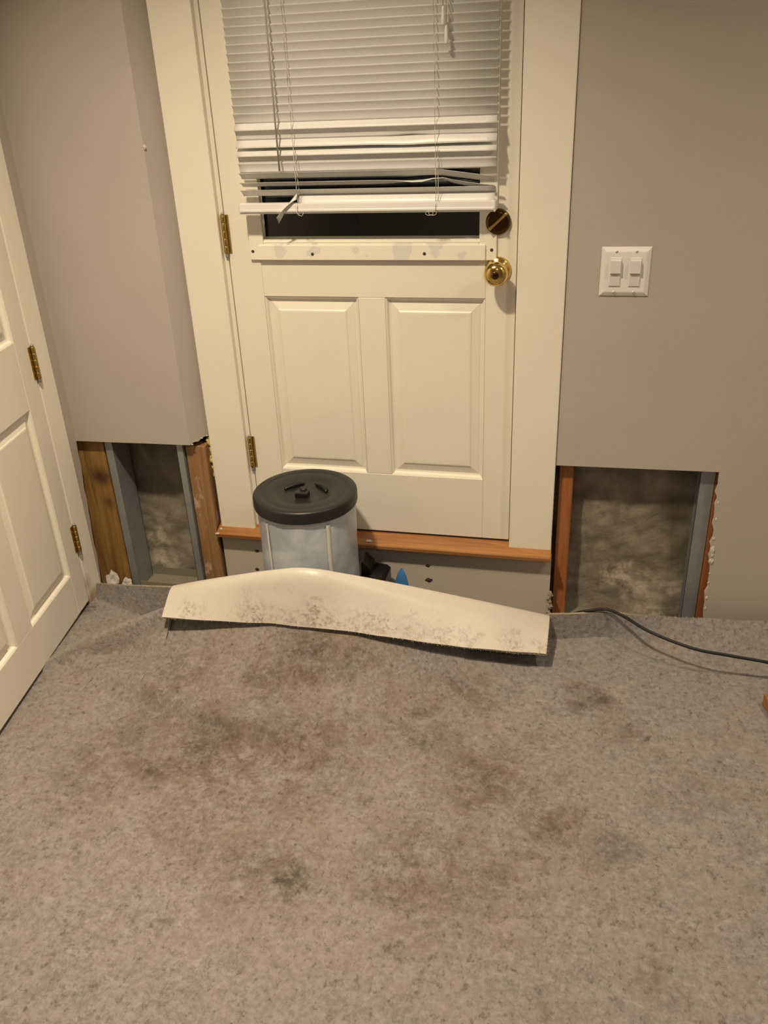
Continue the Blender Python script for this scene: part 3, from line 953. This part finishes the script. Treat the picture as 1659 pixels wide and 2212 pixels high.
def mid_col(x):
    yr, zr, ye, ze, gp = (lerpx(x, *t) for t in (RY, RZ, EY, EZ, GP))
    h = sst((zr - .05) / .2)
    y0 = ye - .06 - .20 * h
    flat = [Vector((0, y, wr(x, y))) for y in np.concatenate([np.linspace(YN, -1.5, 14)[:-1], np.linspace(-1.5, -.95, 20)[:-1], np.linspace(-.95, y0, 70)[:-1]])]
    zu = max(wr(x, ye), ze - gp - TH)
    ym = (ye + yr) / 2
    P = [Vector((0, y0, wr(x, y0))), Vector((0, (y0 + ye) / 2, wr(x, (y0 + ye) / 2) + (zu - CZ) * .30)), Vector((0, ye, zu)),
         Vector((0, ym + .012, zu + (zr - .035 - zu) * (.50 if h > .3 else .25))), Vector((0, yr + .003, zr - .036)), Vector((0, yr + .010, zr - .018)),
         Vector((0, yr + .001, zr - .005)), Vector((0, yr + (ye - yr) * .22, zr + (ze - zr) * .10)),
         Vector((0, yr + (ye - yr) * .60, zr + (ze - zr) * .50)), Vector((0, ye, ze))]
    ramp = catmull(P, 8)
    out = flat + ramp
    for i, p in enumerate(out):
        p.x = x
    nz = .0025
    for i in range(len(flat) + 50, len(out)):
        p = out[i]
        w_ = (i - len(flat) - 50) / (len(out) - len(flat) - 50)
        p.z += nz * w_ * mnoise.noise(Vector((x * 9, i * .1, 0)))
        p.y += nz * w_ * mnoise.noise(Vector((x * 11, 5, 0)))
    return out
def right_col(x):
    xs = [.885, 1.05, 1.16, 1.30, 1.48, 2.6]
    ye = lerpx(x, xs, [-.150, -.108, -.092, -.068, -.050, -.02])
    ze = lerpx(x, xs, [.044, .044, .030, .020, .016, .01])
    wd = lerpx(x, xs, [.012, .014, .045, .12, .17, .15])
    ys = np.concatenate([np.linspace(YN, -1.5, 14)[:-1], np.linspace(-1.5, -.95, 20)[:-1], np.linspace(-.95, ye - wd * 1.6, 100)[:-1], np.linspace(ye - wd * 1.6, ye, 22)])
    out = []
    for y in ys:
        t = max(0, min(1, (y - (ye - wd)) / wd))
        f = t * t * (1.6 - .6 * t) if wd > .05 else t ** 1.4
        z = wr(x, y)
        z += (ze - CZ) * f * (1 + .05 * mnoise.noise(Vector((x * 14, 0, 3))))
        out.append(Vector((x, y, z)))
    return out
def left_col(x):
    ye = left_edge(x)
    ys = np.concatenate([np.linspace(YN, -1.5, 14)[:-1], np.linspace(-1.5, -.95, 20)[:-1], np.linspace(-.95, ye - .034, 130)[:-1], np.linspace(ye - .034, ye, 10)])
    return [Vector((x, y, left_z(x, y))) for y in ys]
def sheet(cols):
    """offset a grid of centre points to a pile face and a backing face"""
    A = np.array([[tuple(p) for p in c] for c in cols])
    du = np.gradient(A, axis=0)
    dv = np.gradient(A, axis=1)
    nn = np.cross(du, dv)
    nn /= np.linalg.norm(nn, axis=2, keepdims=True) + 1e-12
    return A + nn * TH / 2, A - nn * TH / 2
pile, back = G(), G()
edges = []
for cols, lab in ((
        [left_col(x) for x in np.linspace(-.5185, -.140, 54)], 'l'),
        ([mid_col(x) for x in np.linspace(-.145, .892, 130)], 'm'),
        ([right_col(x) for x in np.linspace(.888, 2.59, 110)], 'r')):
    up, dn = sheet(cols)
    pile.grid([list(map(tuple, r)) for r in up])
    back.grid([list(map(tuple, r)) for r in dn])
    e = [(Vector(up[i, -1]), Vector(dn[i, -1]), Vector(up[i, -1] - up[i, -2]).normalized()) for i in range(len(cols))]
    edges.append(e)
    if lab == 'm':
        for side in (0, -1):
            s = Vector((-1 if side == 0 else 1, 0, 0))
            edges.append([(Vector(up[side, j]), Vector(dn[side, j]), s) for j in range(up.shape[1] - 33, up.shape[1])])
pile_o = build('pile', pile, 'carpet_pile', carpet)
back_o = build('backing', back, 'carpet_backing', carpet, label='dirty white backing of the folded flap')
# cut edges: a thin wall plus short frayed yarns
g = G()
rnd = random.Random(11)
for e in edges:
    for i in range(len(e) - 1):
        (a, b, d), (a2, b2, d2_) = e[i], e[i + 1]
        g.add([a, a2, b2, b], [[0, 1, 2, 3]])
        seg = (a2 - a).length
        for _ in range(max(1, int(seg / .0016))):
            t = rnd.random()
            p = a.lerp(a2, t).lerp(b.lerp(b2, t), rnd.random())
            ln = rnd.uniform(.001, .0055)
            dirv = (d + Vector((rnd.uniform(-.7, .7), rnd.uniform(-.5, .5), rnd.uniform(-.4, .5)))).normalized()
            w_ = (a2 - a).normalized() * .0008
            g.add([p - w_, p + w_, p + dirv * ln], [[0, 1, 2]])
fe = build('frayed_edge', g, 'jute', carpet, label='frayed tan yarns along the cut carpet edge', kind='stuff')

# ------------------------------------------------------------------ black cable over the carpet edge
pts = [Vector(p) for p in ((.905, -.085, -.035), (.945, -.098, .012), (.996, -.120, .048), (1.046, -.118, .0565), (1.089, -.145, .058), (1.154, -.204, .056),
                           (1.267, -.257, .050), (1.355, -.264, .044), (1.446, -.263, .034), (1.60, -.262, .012), (1.9, -.27, -.0215), (2.5, -.36, -.0215))]
build('power_cable', G().tube(catmull(pts, 8), .0042, 10), 'black_rubber', label='black power cable trailing over the carpet edge to the right', cat='cable')

# ------------------------------------------------------------------ offcut at the right edge of the view
oc = thing('wood_offcut', (1.515, -.365, -.028), 'short painted wood offcut lying on the carpet at the right', 'offcut', None, math.radians(14))
g = G().box(-.085, .12, -.030, .030, 0, .034, .003, 2)
build('block', g, 'wood_offcut', oc, local=True)
g = G().box(-.078, .12, -.0312, .024, .003, .0355, .003, 2)
build('painted_face', g, 'casing_paint', oc, local=True)

# ------------------------------------------------------------------ dark yard outside the glass
build('ground_outside', G().box(-2, 3, .32, 6, -.4, -.3), 'night_yard', label='dark ground outside the glazed door at night', kind='structure', cat='ground')
